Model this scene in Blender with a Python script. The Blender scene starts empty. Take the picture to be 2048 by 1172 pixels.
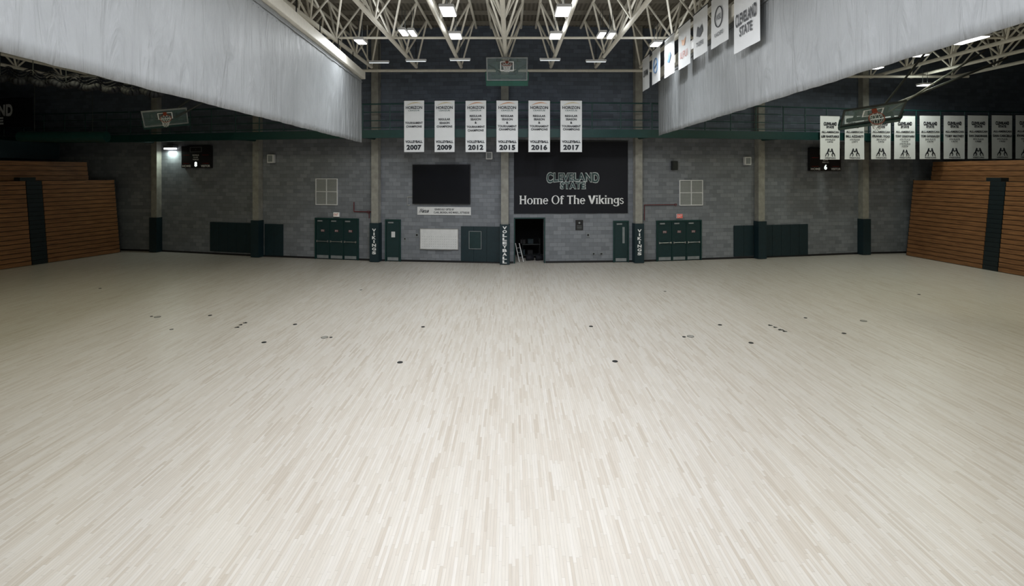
import bpy, bmesh, math, random
from mathutils import Vector, Matrix
random.seed(7)
F=1100.; CX=1024.; HY=345.; CZ=4.7
GAIN=1.35
sc=bpy.context.scene
COL=sc.collection
try:
    sc.view_settings.view_transform='Standard'
except Exception: pass
def ray(px,py,Y): return Vector(((px-CX)*Y/F, Y, CZ-(py-HY)*Y/F))

# ---------------------------------------------------------------- materials
def _nt(name):
    m=bpy.data.materials.new(name); m.use_nodes=True
    nt=m.node_tree; return m,nt,nt.nodes['Principled BSDF']
def mat(name,col,rough=.6,metal=0,var=.12,scale=6,alpha=1,emit=0,spec=.5,bump=0,bscale=(1,1,1)):
    m,nt,b=_nt(name)
    tc=nt.nodes.new('ShaderNodeTexCoord'); n=nt.nodes.new('ShaderNodeTexNoise')
    n.inputs['Scale'].default_value=scale; n.inputs['Detail'].default_value=4
    nt.links.new(tc.outputs['Object'],n.inputs['Vector'])
    r=nt.nodes.new('ShaderNodeValToRGB')
    r.color_ramp.elements[0].position=.3; r.color_ramp.elements[1].position=.7
    r.color_ramp.elements[0].color=[c*(1-var) for c in col]+[1]
    r.color_ramp.elements[1].color=[min(1,c*(1+var)) for c in col]+[1]
    nt.links.new(n.outputs['Fac'],r.inputs['Fac'])
    nt.links.new(r.outputs['Color'],b.inputs['Base Color'])
    b.inputs['Roughness'].default_value=rough; b.inputs['Metallic'].default_value=metal
    b.inputs['Specular IOR Level'].default_value=spec
    b.inputs['Alpha'].default_value=alpha
    if bump>0:
        mp=nt.nodes.new('ShaderNodeMapping'); mp.inputs['Scale'].default_value=bscale; nt.links.new(tc.outputs['Object'],mp.inputs[0])
        n2=nt.nodes.new('ShaderNodeTexNoise'); n2.inputs['Scale'].default_value=1; n2.inputs['Detail'].default_value=4; n2.inputs['Distortion'].default_value=1.2
        nt.links.new(mp.outputs[0],n2.inputs['Vector'])
        bp=nt.nodes.new('ShaderNodeBump'); bp.inputs['Strength'].default_value=1; bp.inputs['Distance'].default_value=bump
        nt.links.new(n2.outputs['Fac'],bp.inputs['Height']); nt.links.new(bp.outputs[0],b.inputs['Normal'])
    if emit>0:
        nt.links.new(r.outputs['Color'],b.inputs['Emission Color'])
        b.inputs['Emission Strength'].default_value=emit
    return m
def math_node(nt,op,a,bv=None,c=None):
    n=nt.nodes.new('ShaderNodeMath'); n.operation=op
    for i,v in enumerate((a,bv,c)):
        if v is None: continue
        if isinstance(v,(int,float)): n.inputs[i].default_value=v
        else: nt.links.new(v,n.inputs[i])
    return n.outputs[0]
def block_mat(name,c1,c2,mortar):
    m,nt,b=_nt(name)
    tc=nt.nodes.new('ShaderNodeTexCoord'); s=nt.nodes.new('ShaderNodeSeparateXYZ'); c=nt.nodes.new('ShaderNodeCombineXYZ')
    nt.links.new(tc.outputs['Object'],s.inputs[0]); nt.links.new(s.outputs['X'],c.inputs['X']); nt.links.new(s.outputs['Z'],c.inputs['Y'])
    br=nt.nodes.new('ShaderNodeTexBrick'); nt.links.new(c.outputs[0],br.inputs['Vector'])
    br.inputs['Scale'].default_value=1; br.inputs['Brick Width'].default_value=.42; br.inputs['Row Height'].default_value=.21
    br.inputs['Mortar Size'].default_value=.008; br.inputs['Mortar Smooth'].default_value=.3
    br.inputs['Color1'].default_value=c1+(1,); br.inputs['Color2'].default_value=c2+(1,); br.inputs['Mortar'].default_value=mortar+(1,)
    n=nt.nodes.new('ShaderNodeTexNoise'); n.inputs['Scale'].default_value=5; n.inputs['Detail'].default_value=5
    nt.links.new(tc.outputs['Object'],n.inputs['Vector'])
    mx=nt.nodes.new('ShaderNodeMix'); mx.data_type='RGBA'; mx.blend_type='MULTIPLY'; mx.inputs[0].default_value=.2
    nt.links.new(br.outputs['Color'],mx.inputs[6]); nt.links.new(n.outputs['Fac'],mx.inputs[7])
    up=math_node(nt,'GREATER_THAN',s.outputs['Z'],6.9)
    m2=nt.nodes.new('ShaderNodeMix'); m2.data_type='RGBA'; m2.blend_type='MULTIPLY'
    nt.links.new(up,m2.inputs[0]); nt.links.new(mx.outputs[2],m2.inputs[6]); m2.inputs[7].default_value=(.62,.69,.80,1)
    nt.links.new(m2.outputs[2],b.inputs['Base Color'])
    b.inputs['Roughness'].default_value=.75
    bp=nt.nodes.new('ShaderNodeBump'); bp.inputs['Strength'].default_value=.35; bp.inputs['Distance'].default_value=.006
    nt.links.new(br.outputs['Fac'],bp.inputs['Height']); bp.invert=True
    nt.links.new(bp.outputs[0],b.inputs['Normal'])
    return m
def floor_mat():
    m,nt,b=_nt('maple_strip_floor')
    tc=nt.nodes.new('ShaderNodeTexCoord'); s=nt.nodes.new('ShaderNodeSeparateXYZ'); nt.links.new(tc.outputs['Object'],s.inputs[0])
    W=.041
    xr=math_node(nt,'DIVIDE',s.outputs['X'],W); row=math_node(nt,'FLOOR',xr); fx=math_node(nt,'SUBTRACT',xr,row)
    wn=nt.nodes.new('ShaderNodeTexWhiteNoise'); wn.noise_dimensions='1D'; nt.links.new(row,wn.inputs['W'])
    off=math_node(nt,'MULTIPLY',wn.outputs['Value'],7.3)
    yl=math_node(nt,'ADD',math_node(nt,'DIVIDE',s.outputs['Y'],.75),off); bi=math_node(nt,'FLOOR',yl); fy=math_node(nt,'SUBTRACT',yl,bi)
    cb=nt.nodes.new('ShaderNodeCombineXYZ'); nt.links.new(row,cb.inputs[0]); nt.links.new(bi,cb.inputs[1])
    w2=nt.nodes.new('ShaderNodeTexWhiteNoise'); w2.noise_dimensions='2D'; nt.links.new(cb.outputs[0],w2.inputs['Vector'])
    r=nt.nodes.new('ShaderNodeValToRGB'); cr=r.color_ramp
    cr.elements[0].position=0; cr.elements[0].color=(.505,.455,.395,1)
    cr.elements[1].position=1; cr.elements[1].color=(.63,.60,.56,1)
    e=cr.elements.new(.12); e.color=(.56,.515,.46,1)
    e=cr.elements.new(.6); e.color=(.60,.565,.515,1)
    nt.links.new(w2.outputs['Value'],r.inputs['Fac'])
    mp=nt.nodes.new('ShaderNodeMapping'); mp.inputs['Scale'].default_value=(60,3,1); nt.links.new(tc.outputs['Object'],mp.inputs[0])
    n=nt.nodes.new('ShaderNodeTexNoise'); n.inputs['Scale'].default_value=1; n.inputs['Detail'].default_value=5; nt.links.new(mp.outputs[0],n.inputs['Vector'])
    g=nt.nodes.new('ShaderNodeMapRange'); g.inputs['From Min'].default_value=.3; g.inputs['From Max'].default_value=.7
    g.inputs['To Min'].default_value=.93; g.inputs['To Max'].default_value=1.03; nt.links.new(n.outputs['Fac'],g.inputs['Value'])
    e1=math_node(nt,'LESS_THAN',fx,.06); e2=math_node(nt,'LESS_THAN',fy,.005)
    se=math_node(nt,'MAXIMUM',e1,e2); sm=math_node(nt,'SUBTRACT',1,math_node(nt,'MULTIPLY',se,.3))
    f=math_node(nt,'MULTIPLY',g.outputs[0],sm)
    mx=nt.nodes.new('ShaderNodeMix'); mx.data_type='RGBA'; mx.blend_type='MULTIPLY'; mx.inputs[0].default_value=1
    nt.links.new(r.outputs['Color'],mx.inputs[6])
    cc=nt.nodes.new('ShaderNodeCombineColor')
    for i in range(3): nt.links.new(f,cc.inputs[i])
    nt.links.new(cc.outputs[0],mx.inputs[7]); nt.links.new(mx.outputs[2],b.inputs['Base Color'])
    b.inputs['Roughness'].default_value=.36; b.inputs['Specular IOR Level'].default_value=.42
    return m
def wood_mat():
    m,nt,b=_nt('oiled_oak_board')
    tc=nt.nodes.new('ShaderNodeTexCoord'); mp=nt.nodes.new('ShaderNodeMapping'); mp.inputs['Scale'].default_value=(1.5,20,24)
    nt.links.new(tc.outputs['Object'],mp.inputs[0])
    n=nt.nodes.new('ShaderNodeTexNoise'); n.inputs['Scale'].default_value=1; n.inputs['Detail'].default_value=5; nt.links.new(mp.outputs[0],n.inputs['Vector'])
    r=nt.nodes.new('ShaderNodeValToRGB'); r.color_ramp.elements[0].position=.3; r.color_ramp.elements[1].position=.72
    r.color_ramp.elements[0].color=(.15,.066,.026,1); r.color_ramp.elements[1].color=(.36,.168,.068,1)
    nt.links.new(n.outputs['Fac'],r.inputs['Fac']); nt.links.new(r.outputs['Color'],b.inputs['Base Color'])
    b.inputs['Roughness'].default_value=.5
    return m
def deck_mat():
    m,nt,b=_nt('ribbed_roof_deck')
    tc=nt.nodes.new('ShaderNodeTexCoord'); w=nt.nodes.new('ShaderNodeTexWave'); w.inputs['Scale'].default_value=1.6; w.bands_direction='X'
    nt.links.new(tc.outputs['Object'],w.inputs['Vector'])
    r=nt.nodes.new('ShaderNodeValToRGB'); r.color_ramp.elements[0].color=(.12,.11,.09,1); r.color_ramp.elements[1].color=(.22,.20,.17,1)
    nt.links.new(w.outputs['Fac'],r.inputs['Fac']); nt.links.new(r.outputs['Color'],b.inputs['Base Color']); b.inputs['Roughness'].default_value=.8
    return m
M={}
M['floor']=floor_mat(); M['wood']=wood_mat(); M['deck']=deck_mat()
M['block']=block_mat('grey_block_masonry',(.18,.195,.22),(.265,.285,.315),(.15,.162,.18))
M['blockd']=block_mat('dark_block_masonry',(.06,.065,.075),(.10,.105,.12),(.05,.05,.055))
M['conc']=mat('cast_concrete',(.30,.295,.265),.85,var=.2,scale=3)
M['pad']=mat('teal_vinyl_pad',(.006,.023,.031),.5)
M['padd']=mat('near_black_aisle_vinyl',(.006,.014,.018),.5)
M['teal']=mat('teal_painted_steel',(.004,.038,.036),.45)
M['greenpad']=mat('green_edge_padding',(.008,.085,.062),.5)
M['tealdoor']=mat('teal_painted_door',(.008,.032,.035),.4)
M['white']=mat('white_vinyl',(.72,.73,.74),.6,var=.05)
M['banner']=mat('white_banner_cloth',(.84,.86,.875),.8,var=.03,scale=2)
M['black']=mat('black_cloth',(.004,.005,.010),.8)
M['screen']=mat('black_screen_glass',(.004,.005,.009),.25)
M['blackp']=mat('black_plastic',(.010,.010,.012),.5)
M['ink']=mat('black_ink',(.010,.013,.022),.6)
M['inkm']=mat('faded_black_ink',(.06,.065,.075),.6)
M['inkw']=mat('white_ink',(.85,.86,.87),.6,var=.03)
M['inkg']=mat('grey_green_ink',(.08,.15,.15),.6)
M['logo']=mat('pale_outline_ink',(.50,.54,.53),.6)
M['logof']=mat('green_fill_ink',(.02,.055,.055),.6)
M['orange']=mat('orange_ink',(.70,.36,.18),.6)
M['yellow']=mat('pale_gold_ink',(.72,.62,.38),.6)
M['red']=mat('red_paint',(.45,.03,.02),.5)
M['redp']=mat('faded_red_ink',(.55,.16,.13),.6)
M['redd']=mat('dark_red_pipe_paint',(.13,.018,.025),.5)
M['blue']=mat('faded_blue_ink',(.10,.20,.36),.6)
M['steel']=mat('brushed_steel',(.5,.51,.52),.35,.9)
M['greyp']=mat('grey_painted_steel',(.24,.26,.27),.5)
M['dsteel']=mat('dark_steel',(.03,.035,.035),.5,.4)
M['truss']=mat('cream_painted_steel',(.84,.81,.72),.45,var=.05)
M['purlin']=mat('tan_primed_steel',(.28,.26,.22),.6)
M['lamp']=mat('lit_lamp_lens',(1,1,1),.4,var=0,emit=3)
M['lampdim']=mat('faint_strip_lens',(.9,.97,1),.4,var=0,emit=.5)
M['led']=mat('lit_led_digit',(.85,1,.9),.4,var=0,emit=1.6)
M['exitw']=mat('lit_sign_face',(.8,.78,.74),.4,var=0,emit=.2)
M['exitr']=mat('lit_red_sign_face',(.6,.06,.04),.4,var=0,emit=.3)
M['curtain']=mat('grey_vinyl_curtain',(.305,.32,.33),.5,var=.09,scale=.7,bump=.11,bscale=(2.6,1,.55))
M['seam']=mat('curtain_seam_tape',(.22,.23,.24),.6)
M['glass']=mat('smoked_acrylic',(.16,.24,.24),.15,alpha=.3)
M['mesh']=mat('perforated_white_sheet',(.42,.44,.43),.6,var=.15,scale=40)
M['dark']=mat('unlit_room_black',(.006,.006,.007),.9)  # near-black colour stands in for the darkness inside the unlit storage room
M['net']=mat('white_net_cord',(.6,.6,.6),.8)
M['rim']=mat('orange_rim_paint',(.26,.045,.02),.4)

# ---------------------------------------------------------------- mesh helpers
SPLIT={'rung','shelf','upright','wheel','cross_beam','hanger','hanger_rod','hanger_strap','hanger_cord','side_rail','support_mast','lift_cable'}
class MB:
    def __init__(s): s.v=[]; s.f=[]; s.marks=[]
    def _m(s): s.marks.append((len(s.v),len(s.f)))
    def box(s,x0,x1,y0,y1,z0,z1):
        s._m(); b=len(s.v)
        s.v+=[(x,y,z) for x in (x0,x1) for y in (y0,y1) for z in (z0,z1)]
        s.f+=[tuple(b+i for i in q) for q in ((0,1,3,2),(4,6,7,5),(0,4,5,1),(2,3,7,6),(0,2,6,4),(1,5,7,3))]
        return s
    def tube(s,p,q,r,n=8,r2=None):
        s._m()
        p=Vector(p);q=Vector(q);d=(q-p).normalized()
        a=d.orthogonal().normalized(); c=d.cross(a); b=len(s.v); r2=r if r2 is None else r2
        for P,R in ((p,r),(q,r2)):
            for i in range(n):
                t=2*math.pi*i/n; s.v.append(tuple(P+a*math.cos(t)*R+c*math.sin(t)*R))
        for i in range(n):
            j=(i+1)%n; s.f.append((b+i,b+j,b+n+j,b+n+i))
        s.f.append(tuple(b+i for i in range(n))[::-1]); s.f.append(tuple(b+n+i for i in range(n)))
        return s
    def path(s,pts,r,n=8):
        for a,b in zip(pts,pts[1:]): s.tube(a,b,r,n)
        return s
    def ring(s,c,R,r,M3=None,n=28,k=8):
        b=len(s.v); M3=M3 or Matrix.Identity(3)
        for i in range(n):
            t=2*math.pi*i/n
            for j in range(k):
                u=2*math.pi*j/k
                s.v.append(tuple(Vector(c)+M3@Vector(((R+r*math.cos(u))*math.cos(t),(R+r*math.cos(u))*math.sin(t),r*math.sin(u)))))
        for i in range(n):
            for j in range(k):
                s.f.append((b+i*k+j,b+((i+1)%n)*k+j,b+((i+1)%n)*k+(j+1)%k,b+i*k+(j+1)%k))
        return s
    def disc(s,c,r,y=0,n=16,rz=None):
        rz=rz or r; b=len(s.v)
        s.v+=[(c[0]+r*math.cos(2*math.pi*i/n),y,c[1]+rz*math.sin(2*math.pi*i/n)) for i in range(n)]
        s.f.append(tuple(range(b,b+n))); return s
    def poly(s,pts,y=0):
        b=len(s.v); s.v+=[(p[0],y,p[1]) for p in pts]; s.f.append(tuple(range(b,b+len(pts)))); return s
    def line(s,p,q,w,y=0):
        p=Vector(p);q=Vector(q);d=(q-p).normalized();n=Vector((-d.y,d.x))*w/2
        return s.poly([p+n,q+n,q-n,p-n],y)
def _build1(name,vs,fs,m,parent,loc,rot,bevel,smooth,label):
    me=bpy.data.meshes.new(name); me.from_pydata([tuple(v) for v in vs],[],fs); me.update()
    bm=bmesh.new(); bm.from_mesh(me); bmesh.ops.recalc_face_normals(bm,faces=bm.faces[:])
    if bevel>0: bmesh.ops.bevel(bm,geom=bm.edges[:],offset=bevel,segments=2,affect='EDGES')
    bm.to_mesh(me); bm.free()
    if smooth:
        for p in me.polygons: p.use_smooth=True
    me.materials.append(M[m] if isinstance(m,str) else m)
    ob=bpy.data.objects.new(name,me); COL.objects.link(ob)
    ob.location=loc; ob.rotation_euler=rot
    if parent: ob.parent=parent
    if label: ob['label']=label
    return ob
def build(name,mb,m,parent=None,loc=(0,0,0),rot=(0,0,0),bevel=0,smooth=False,label=None):
    if name in SPLIT and len(mb.marks)>1:
        mk=mb.marks+[(len(mb.v),len(mb.f))]
        for (a,fa),(b,fb) in zip(mk,mk[1:]):
            o=_build1(name,mb.v[a:b],[tuple(i-a for i in f) for f in mb.f[fa:fb]],m,parent,loc,rot,bevel,smooth,label)
        return o
    return _build1(name,mb.v,mb.f,m,parent,loc,rot,bevel,smooth,label)
def tag(ob,label,cat,group=None):
    ob['label']=label; ob['category']=cat
    if group: ob['group']=group
    return ob
def thing(name,label,cat,loc=(0,0,0),rotz=0,group=None,rot=None):
    e=bpy.data.objects.new(name,None); e.empty_display_size=.2; COL.objects.link(e)
    e.location=loc; e.rotation_euler=rot if rot else (0,0,rotz)
    return tag(e,label,cat,group)
def struct(ob,label,cat='room structure'):
    ob['kind']='structure'; ob['label']=label; ob['category']=cat; return ob
_tc={}
def textgeo(s,bold):
    k=(s,bold)
    if k in _tc: return _tc[k]
    cu=bpy.data.curves.new('t','FONT'); cu.body=s; cu.size=1; cu.offset=bold; cu.resolution_u=3
    if bold>.02: cu.space_character=1+bold*1.5
    ob=bpy.data.objects.new('t',cu); COL.objects.link(ob)
    dg=bpy.context.evaluated_depsgraph_get(); dg.update()
    me=bpy.data.meshes.new_from_object(ob.evaluated_get(dg))
    vs=[(v.co.x,v.co.y) for v in me.vertices]; fs=[tuple(p.vertices) for p in me.polygons]
    bpy.data.objects.remove(ob); bpy.data.curves.remove(cu); bpy.data.meshes.remove(me)
    _tc[k]=(vs,fs); return _tc[k]
def addtext(mb,s,cx,cz,w,h,y=-.004,bold=.015,arch=0,slant=0,big=0,flare=0):
    vs,fs=textgeo(s,bold)
    if not vs: return
    x0=min(v[0] for v in vs);x1=max(v[0] for v in vs);z0=min(v[1] for v in vs);z1=max(v[1] for v in vs)
    if h is None: h=w*(z1-z0)/(x1-x0)
    if w is None: w=h*(x1-x0)/(z1-z0)
    b=len(mb.v)
    for v in vs:
        u=(v[0]-x0)/(x1-x0)-.5; t=(v[1]-z0)/(z1-z0)-.5
        hh=h*(1+big*(abs(u)*2)**3)
        mb.v.append((cx+u*w+slant*t*h, y, cz+t*hh-arch*4*u*u))
    mb.f+=[tuple(b+i for i in f) for f in fs]
# hand-built flared serif letters for the big slogan: strokes on a unit grid (x, 0..1 cap height)
def slogan(mb,text,x0,x1,zb,H,y):
    S={}
    v=lambda x,a,b:('v',x,a,b); 
    S['H']=(.78,[v(.16,0,1),v(.62,0,1),('h',.16,.62,.52)])
    S['O']=(.86,[('o',.42,.5,.40,.52)])
    S['T']=(.66,[v(.33,0,1),('h',.02,.64,.94)])
    S['V']=(.74,[('d',.10,1,.37,0),('d',.64,1,.37,0)])
    S['o']=(.62,[('o',.31,.34,.29,.36)])
    S['m']=(.96,[v(.14,0,.7),v(.48,0,.62),v(.82,0,.62),('a',.31,.56,.17,.14),('a',.65,.56,.17,.14)])
    S['e']=(.58,[('c',.30,.34,.27,.36),('h',.08,.54,.37)])
    S['f']=(.40,[v(.17,0,.86),('a',.27,.86,.10,.14),('h',.04,.36,.64)])
    S['h']=(.64,[v(.14,0,1.02),v(.50,0,.58),('a',.32,.54,.18,.16)])
    S['i']=(.28,[v(.14,0,.70),('p',.14,.92)])
    S['k']=(.62,[v(.14,0,1.02),('d',.52,.70,.18,.32),('d',.28,.42,.54,0)])
    S['n']=(.64,[v(.14,0,.7),v(.50,0,.58),('a',.32,.54,.18,.16)])
    S['g']=(.60,[('o',.28,.38,.25,.30),v(.50,-.12,.70),('u',.28,-.12,.22,.17)])
    S['s']=(.50,[('S',.25,.34,.20,.36)])
    S[' ']=(.30,[])
    tot=sum(S[c][0] for c in text); sc_=(x1-x0)/tot; X=x0; W=.16
    def q(pts): 
        mb.poly([(X+a*sc_,zb+b*H) for a,b in pts],y)
    def arc(cx,cz,rx,rz,a0,a1,n=14,thick=None):
        for k in range(n):
            t0=a0+(a1-a0)*k/n; t1=a0+(a1-a0)*(k+1)/n
            def P(t,o):
                w=W*(.5+.5*abs(math.cos(t))) if thick is None else thick
                return (cx+(rx-(w if o else 0)*.9)*math.cos(t),cz+(rz-(w*.75 if o else 0))*math.sin(t))
            q([P(t0,0),P(t1,0),P(t1,1),P(t0,1)])
    for ch in text:
        for st_ in S[ch][1]:
            k=st_[0]
            if k=='v':
                _,x,a,b=st_; w=W/2; fl_=w*1.5; m=.10
                q([(x-fl_,a),(x+fl_,a),(x+w*.95,a+m),(x-w*.95,a+m)]); q([(x-w*.95,a+m),(x+w*.95,a+m),(x+w*.95,b-m),(x-w*.95,b-m)]); q([(x-w*.95,b-m),(x+w*.95,b-m),(x+fl_,b),(x-fl_,b)])
            elif k=='h': _,a,b,z=st_; q([(a,z-.06),(b,z-.06),(b,z+.06),(a,z+.06)])
            elif k=='o': arc(st_[1],st_[2],st_[3],st_[4],0,2*math.pi,28)
            elif k=='c': arc(st_[1],st_[2],st_[3],st_[4],.05,1.78*math.pi,24)
            elif k=='a': arc(st_[1],st_[2],st_[3]+W/2,st_[4],0,math.pi,12)
            elif k=='u': arc(st_[1],st_[2],st_[3]+W/2,st_[4],math.pi,2*math.pi,12)
            elif k=='S': arc(st_[1],st_[2]+st_[4]*.48,st_[3],st_[4]*.52,.1*math.pi,1.5*math.pi,14,.12); arc(st_[1],st_[2]-st_[4]*.44,st_[3]*1.05,st_[4]*.56,-.9*math.pi,.5*math.pi,14,.12)
            elif k=='p': _,x,z=st_; q([(x-.085,z-.07),(x+.085,z-.07),(x+.085,z+.08),(x-.085,z+.08)])
            elif k=='d':
                _,a,b,c,d_=st_; w=W/2*1.05; q([(a-w*1.4,b),(a+w*1.4,b),(c+w,d_),(c-w,d_)])
        X+=S[ch][0]*sc_

# ---------------------------------------------------------------- wall plan
def fl(px,py):
    Y=F*CZ/(py-HY); return Vector(((px-CX)*Y/F,Y))
V=[Vector((-34.5,35.0)),fl(318,503),fl(520,513),fl(755,522),fl(1010,527),fl(1273,524),fl(1515,516),fl(1722,508),Vector((34.5,33.6))]
def offs(off):
    out=[]
    for i,v in enumerate(V):
        ns=[]
        if i>0: d=(V[i]-V[i-1]).normalized(); ns.append(Vector((d.y,-d.x)))
        if i<8: d=(V[i+1]-V[i]).normalized(); ns.append(Vector((d.y,-d.x)))
        n=sum(ns,Vector((0,0))); n.normalize(); out.append(v+n*off/n.dot(ns[0]))
    out[0].x=max(out[0].x,-34.1); out[8].x=min(out[8].x,34.1)
    return out
def frame_line(P0,P1,px0,px1,py0,py1,off):
    d=(P1-P0).normalized(); n=Vector((d.y,-d.x)); Q=P0+n*off
    def hit(px):
        u=Vector(((px-CX)/F,1)); t=Q.dot(n)/u.dot(n); return u*t
    a=hit(px0); b=hit(px1); c=(a+b)/2; Y=c.y
    z1=CZ-(py0-HY)*Y/F; z0=CZ-(py1-HY)*Y/F
    return Vector((c.x,c.y,z0)), math.atan2(d.y,d.x), (b-a).length, z1-z0
def wf(px0,px1,py0,py1,off=.012):
    pm=(px0+px1)/2; o=offs(off); i=0
    for k in range(8):
        if CX+F*o[k].x/o[k].y<=pm: i=k
    return frame_line(V[i],V[i+1],px0,px1,py0,py1,off)

RZ=12.3
mb=MB().box(-34.8,34.8,-4,37,-.2,0); struct(build('floor',mb,'floor'),'pale maple strip sports floor')
mb=MB().box(-34.8,34.8,-4,37,RZ,RZ+.2); struct(build('ceiling',mb,'deck'),'ribbed beige metal roof deck')
for i in range(8):
    P,Q=V[i],V[i+1]; d=Q-P; L=d.length; ang=math.atan2(d.y,d.x)
    mb=MB()
    if i==4:
        loc,a,w,h=wf(1030,1088,438,527,0)
        t=(Vector((loc.x,loc.y))-P).dot(d.normalized()); DO=(t-w/2,t+w/2,h,loc,a,w)
        mb.box(0,DO[0],0,.3,0,RZ); mb.box(DO[1],L,0,.3,0,RZ); mb.box(DO[0],DO[1],0,.3,h,RZ)
    else: mb.box(0,L,0,.3,0,RZ)
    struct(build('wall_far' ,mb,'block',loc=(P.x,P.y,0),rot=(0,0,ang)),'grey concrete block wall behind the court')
    mb=MB()
    if i==4: mb.box(.25,DO[0]-.08,-.02,-.004,0,.1); mb.box(DO[1]+.08,L-.25,-.02,-.004,0,.1)
    else: mb.box(.25,L-.25,-.02,-.004,0,.1)
    struct(build('baseboard_far',mb,'blackp',loc=(P.x,P.y,0),rot=(0,0,ang)),'black rubber base strip along the block wall')
def wall(name,P,Q,m,lab):
    P=Vector(P);Q=Vector(Q);d=Q-P
    struct(build(name,MB().box(0,d.length,0,.3,0,RZ),m,loc=(P.x,P.y,0),rot=(0,0,math.atan2(d.y,d.x))),lab)
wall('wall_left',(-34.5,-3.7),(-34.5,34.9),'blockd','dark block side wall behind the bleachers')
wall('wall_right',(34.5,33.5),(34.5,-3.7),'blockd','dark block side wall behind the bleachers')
wall('wall_back',(34.5,-3.7),(-34.5,-3.7),'block','grey block wall at the camera end')
loc,a=DO[3],DO[4]
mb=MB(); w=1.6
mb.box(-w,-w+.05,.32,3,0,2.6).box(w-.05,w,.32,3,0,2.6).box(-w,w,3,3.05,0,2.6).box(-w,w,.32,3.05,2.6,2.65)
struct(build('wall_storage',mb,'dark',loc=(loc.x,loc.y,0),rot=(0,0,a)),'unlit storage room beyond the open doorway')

# columns
for i in range(1,8):
    d=(V[i+1]-V[i-1]).normalized(); ang=math.atan2(d.y,d.x)
    e=thing('concrete_column','tall cast concrete column with a teal pad around its foot','column',(V[i].x,V[i].y,0),ang,'columns along the block wall')
    build('shaft',MB().box(-.19,.19,-.36,-.01,0.0,RZ-.01),'conc',e)
    pad=MB().box(-.25,.25,-.44,-.365,.02,2.05).box(-.25,-.195,-.365,-.01,.02,2.05).box(.195,.25,-.365,-.01,.02,2.05)
    build('foot_pad',pad,'pad',e)
    word={3:'VIKINGS',4:'VOLLEYBALL',5:'VIKINGS'}.get(i)
    if word:
        e['label']='concrete column whose teal foot pad reads '+word
        mb=MB(); n=len(word); z1,z0=(1.78,.40) if n==7 else (1.98,.06); st=(z1-z0)/n
        for k,ch in enumerate(word): addtext(mb,ch,0,z1-st*(k+.5),.22 if ch!='I' else .07,st*.8,y=-.445,bold=.045)
        build('pad_lettering',mb,'inkw',e)

# balcony
o1=offs(.40); o2=offs(1.9); o3=offs(2.0)
def strip(a,b,z0,z1):
    mb=MB()
    for i in range(8):
        bb=len(mb.v)
        for p in (a[i],a[i+1],b[i+1],b[i]): mb.v+=[(p.x,p.y,z0),(p.x,p.y,z1)]
        q=[(0,2,4,6),(1,7,5,3),(0,1,3,2),(4,5,7,6)]
        if i==0:q.append((0,6,7,1))
        if i==7:q.append((2,3,5,4))
        mb.f+=[tuple(bb+k for k in f) for f in q]
    return mb
bal=thing('running_track_balcony','teal steel balcony running along the block wall','balcony')
build('deck',strip(o1,o2,6.66,6.78),'dsteel',bal)
build('edge_beam',strip(o2,o3,6.40,6.80),'teal',bal)
mb=MB()
for i in range(1,8):
    p,q=V[i],o2[i]; dd=(q-p).normalized(); p=p+dd*.42
    mb.tube((p.x,p.y,6.5),(q.x,q.y,6.5),.09)
build('cross_beam',mb,'teal',bal)
for i in range(8):
    P,Q=o3[i],o3[i+1]; d=Q-P; L=d.length; ang=math.atan2(d.y,d.x)
    e=thing('balcony_railing','teal pipe guard railing on the balcony edge','railing',(P.x,P.y,6.81),ang,'railings along the balcony')
    n=max(2,round(L/1.45))
    for z,r,nm in ((1.27,.035,'top_rail'),(.87,.022,'middle_rail'),(.45,.022,'middle_rail'),(.1,.022,'bottom_rail')):
        build(nm,MB().tube((.05,.04,z),(L-.05,.04,z),r),'teal',e,smooth=False)
    for k in range(n):
        x=.08+(L-.16)*k/(n-.0)
        build('post',MB().tube((x,.04,0),(x,.04,1.25),.028),'teal',e)

# ---------------------------------------------------------------- wall items
def pad(px0,px1,py0,py1,lab='flat teal wall pad on the block wall'):
    loc,a,w,h=wf(px0,px1,py0,py1)
    e=thing('wall_pad',lab,'wall pad',loc,a,'teal wall pads')
    n=max(1,round(w/.62)); g=w/n
    for k in range(n):
        build('pad_panel',MB().box(-w/2+g*k+.004,-w/2+g*(k+1)-.004,-.05,0,0,h),'pad',e,bevel=.006)
    return e,w,h
pad(421,512,445,504); pad(530,567,448,511); pad(1525,1615,449,511); pad(1467,1506,451,512)
e,w,h=pad(922,1000,453,523,'teal wall pad with a grey hinged access door')
x=-w/2+(951-922)/78*w; 
build('access_door',MB().box(x-.33,x+.33,-.075,-.052,.65,1.58),'tealdoor',e)
build('access_door_border',MB().box(x-.33,x-.305,-.085,-.076,.65,1.58).box(x+.305,x+.33,-.085,-.076,.65,1.58).box(x-.3,x+.3,-.085,-.076,1.555,1.58).box(x-.3,x+.3,-.085,-.076,.65,.675),'greyp',e)

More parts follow.
